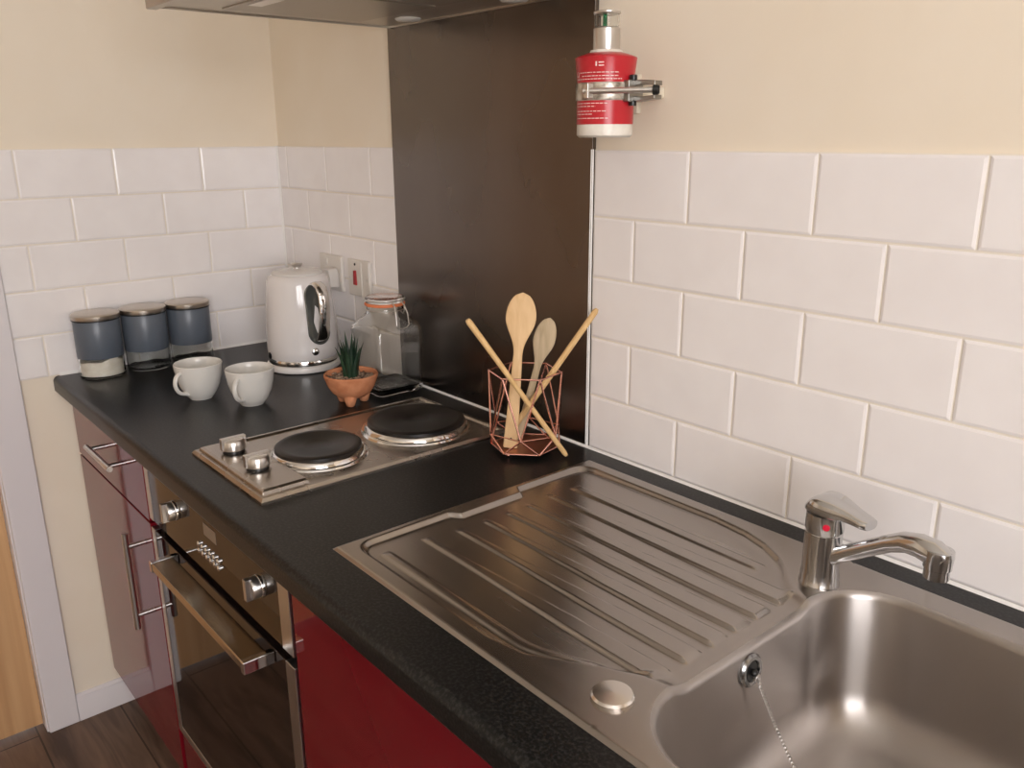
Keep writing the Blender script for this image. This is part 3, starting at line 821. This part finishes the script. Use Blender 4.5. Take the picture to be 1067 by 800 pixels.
# rows of small print, a warning triangle and a small mark (illegible in the photograph)
g = G()
def arc(z, a0, a1, h, lift):
    n = max(2, int((a1-a0)/4)); A = [R(a0+(a1-a0)*i/n) for i in range(n+1)]
    top = [g.b.verts.new(((r+lift)*math.cos(a), (r+lift)*math.sin(a), z+h)) for a in A]; bot = [g.b.verts.new(((r+lift)*math.cos(a), (r+lift)*math.sin(a), z)) for a in A]
    for i in range(n): g.b.faces.new((bot[i], bot[i+1], top[i+1], top[i]))
rnd = random.Random(3)
UP = ((.0860, -104, -22, .0022), (.0815, -98, -22, .0018), (.0775, -118, -14, .0016))
LOW = ((.0455, -118, -40, .0012), (.0415, -118, -66, .0012), (.0350, -118, -45, .0012), (.0310, -118, -72, .0012), (.0255, -118, -38, .0012))
for rows in (LOW, UP):
    for z, a0, a1, l in rows:
        a = a0
        while a < a1:
            wd = rnd.uniform(3, 9); arc(z, a, min(a+wd, a1), .0011, l); a += wd+rnd.uniform(1.2, 2.2)
    if rows is LOW: g.obj('print', 'print', lab); g = G()
g.obj('print', 'print', lab); g = G()
for a, hh in ((-116, 0), (-108, 0)): arc(.0815, a, a+1.3, .006, .0024)
arc(.0815, -116, -107, .001, .0024); arc(.0870, -113, -110.5, .001, .0026)
g.obj('warning_mark', 'print', lab); g = G()
arc(.0945, -66, -63, .006, .0034); arc(.0985, -60, -50, .0016, .0036); arc(.0945, -60, -50, .0016, .0034)
g.obj('emblem', 'print', lab)
g = G(); g.lathe([(r+.0016, .0505), (r+.0020, .052), (r+.0020, .072), (r+.0016, .0735)], 64, cap0=False, cap1=False); g.obj('clamp_band', 'foil', t)
g = G(); g.lathe([(.0180, .112), (.0190, .115), (.0190, .146), (.0170, .148)], 36); g.obj('nozzle_tube', 'satin', t)
g = G(); g.lathe([(.0174, .148), (.0174, .165), (.0156, .165), (.0156, .148)], 36, cap0=False, cap1=False); nz = g.obj('sprinkler_glass', 'glassthin', t)
g = G(); g.lathe([(.0030, .147), (.0030, .164), (.002, .166)], 14, (-.002, -.002, 0)); g.obj('green_bulb', 'greenbulb', nz)
g = G(); g.lathe([(.0180, .1645), (.0190, .166), (.0190, .1680), (.0155, .1692), (.008, .1695)], 36); g.obj('top_cap', 'satin', t)
# clamp screw, arm and wall bracket, on the right-hand side
g = G()
g.tube([(.004, -.0500, .062), (.090, .0120, .0625)], .0040, 14)
g.box(.006, .014, -.0500, -.034, .0520, .0725)
g.obj('clamp_screw', 'satin', t, bevel=.001)
g = G()
g.prism([(.036, .068), (.062, .070), (.086, .068), (.086, .0745), (.060, .0765), (.036, .0765)], lambda x, z: (x, .006, z), lambda x, z: (x, .022, z))
g.prism([(.036, .0475), (.060, .0485), (.086, .0505), (.086, .056), (.062, .054), (.036, .056)], lambda x, z: (x, .006, z), lambda x, z: (x, .022, z))
g.box(.036, .050, -.006, .024, .0475, .0765)
g.obj('clamp_arm', mat('dull_clamp_metal', (.33, .32, .30), .3, 1.), t, bevel=.001)
g = G(); g.lathe([(.005, 0), (.0068, .001), (.0068, .008), (.005, .010)], 20, (.082, .0062, .0624), (.81, .585, 0)); g.obj('wing_knob', 'black', t)
for z in (.0425, .0765): 
    g = G(); g.lathe([(.0055, 0), (.0055, .006), (.004, .007)], 14, (.047, .006, z)); g.obj('pivot', 'black', t)
g = G(); g.box(.000, .040, .022, -ey+.0067, .054, .070); g.box(-.046, -.004, -ey-.003, -ey+.0068, .034, .090)
g.obj('wall_bracket', mat('bracket_cream', (.70, .64, .52), .5), t, bevel=.002)

# ------------------------------------------------------------------ cooker hood
t = thing('cooker_hood', (.85, -.24, 1.635), 'brushed steel cooker hood fixed above the hob, seen from below', 'cooker hood')
hz0, hz1 = 1.635, 1.70
g = G()
a0, a1, b0, b1 = .560, 1.160, -.462, -.003
o = [(a0, b0), (a1, b0), (a1, b1), (a0, b1)]
# canopy shell with an open underside
g.rings([[(x, y, hz0) for x, y in o], [(x, y, hz1) for x, y in o]], False, True)
i_ = [(a0+.006, b0+.006), (a1-.006, b0+.006), (a1-.006, b1-.004), (a0+.006, b1-.004)]
g.rings([[(x, y, hz0) for x, y in o], [(x, y, hz0) for x, y in i_], [(x, y, hz0+.010) for x, y in i_]], False, False)
g.obj('canopy', 'hoodsteel', t, smooth=0)
g = G(); g.box(a0+.006, a1-.006, b0+.006, b1-.004, hz0+.003, hz0+.012)
g.obj('underside_panel', 'hoodsteel', t)
for x0 in (a0+.05, a0+.31):
    g = G(); g.box(x0, x0+.245, -.37, -.10, hz0+.0005, hz0+.004); f = g.obj('grease_filter', 'filter', t, bevel=.001)
    g = G(); g.box(x0+.08, x0+.165, -.36, -.335, hz0-.0012, hz0+.001); g.obj('filter_latch', 'satin', f, bevel=.001)
for x in (.690, .995):
    g = G(); g.lathe([(.024, 0), (.0245, .002), (.021, .005), (0, .0065)], 32, (x, -.045, hz0+.0035), (0, 0, -1), cap1=False); g.obj('lamp', 'lens', t)
g = G(); g.box(.745, .965, -.26, -.003, hz1, CH-.001); g.obj('chimney', 'hoodsteel', t, bevel=.001)
g = G(); g.prism([(a0, b0), (a0, b0-.018), (a0+.0, b0-.018)][:2] + [(a1, b0-.018), (a1, b0)], lambda x, y: (x, y, hz0-.003), lambda x, y: (x, y, hz0+.042)); g.obj('visor', 'hoodsteel', t, bevel=.002)

# ------------------------------------------------------------------ daylight
w = bpy.data.worlds.new('sky'); S.world = w; w.use_nodes = True
bg = w.node_tree.nodes['Background']; bg.inputs['Color'].default_value = (1.0, .975, .985, 1); bg.inputs['Strength'].default_value = 9.0
L = bpy.data.lights.new('window_daylight', 'AREA'); L.shape = 'RECTANGLE'; L.size = WZ1-WZ0; L.size_y = WY1-WY0
L.cycles.is_portal = True
lo = bpy.data.objects.new('window_daylight', L); COL.objects.link(lo)
lo.location = (CX+.10, (WY0+WY1)/2, (WZ0+WZ1)/2); lo.rotation_euler = (0, R(90), 0)

# ------------------------------------------------------------------ camera
cam = bpy.data.cameras.new('camera'); co = bpy.data.objects.new('camera', cam); COL.objects.link(co)
cam.sensor_fit = 'HORIZONTAL'; cam.sensor_width = 36.; cam.lens = 880.105/1067*36; cam.clip_start = .02
right = Vector((.6481792, .7614664, -.0057051)); down = Vector((.2113086, -.1870589, -.9593527)); fwd = Vector((-.7315821, .6206270, -.2821522))
Mx = Matrix((right, -down, -fwd)).transposed().to_4x4(); Mx.translation = (2.11606, -1.00519, 1.42698)
co.matrix_world = Mx
S.camera = co
S.view_settings.view_transform = 'Standard'; S.view_settings.look = 'None'; S.view_settings.gamma = 1; S.view_settings.use_curve_mapping = False
S.view_settings.exposure = 0.45
S.cycles.max_bounces = 12; S.cycles.transmission_bounces = 12; S.cycles.transparent_max_bounces = 12; S.cycles.diffuse_bounces = 6; S.cycles.glossy_bounces = 6
S.cycles.use_denoising = True
S.cycles.sample_clamp_indirect = 6
for o in bpy.data.objects:
    if '_o' in o.keys(): del o['_o']
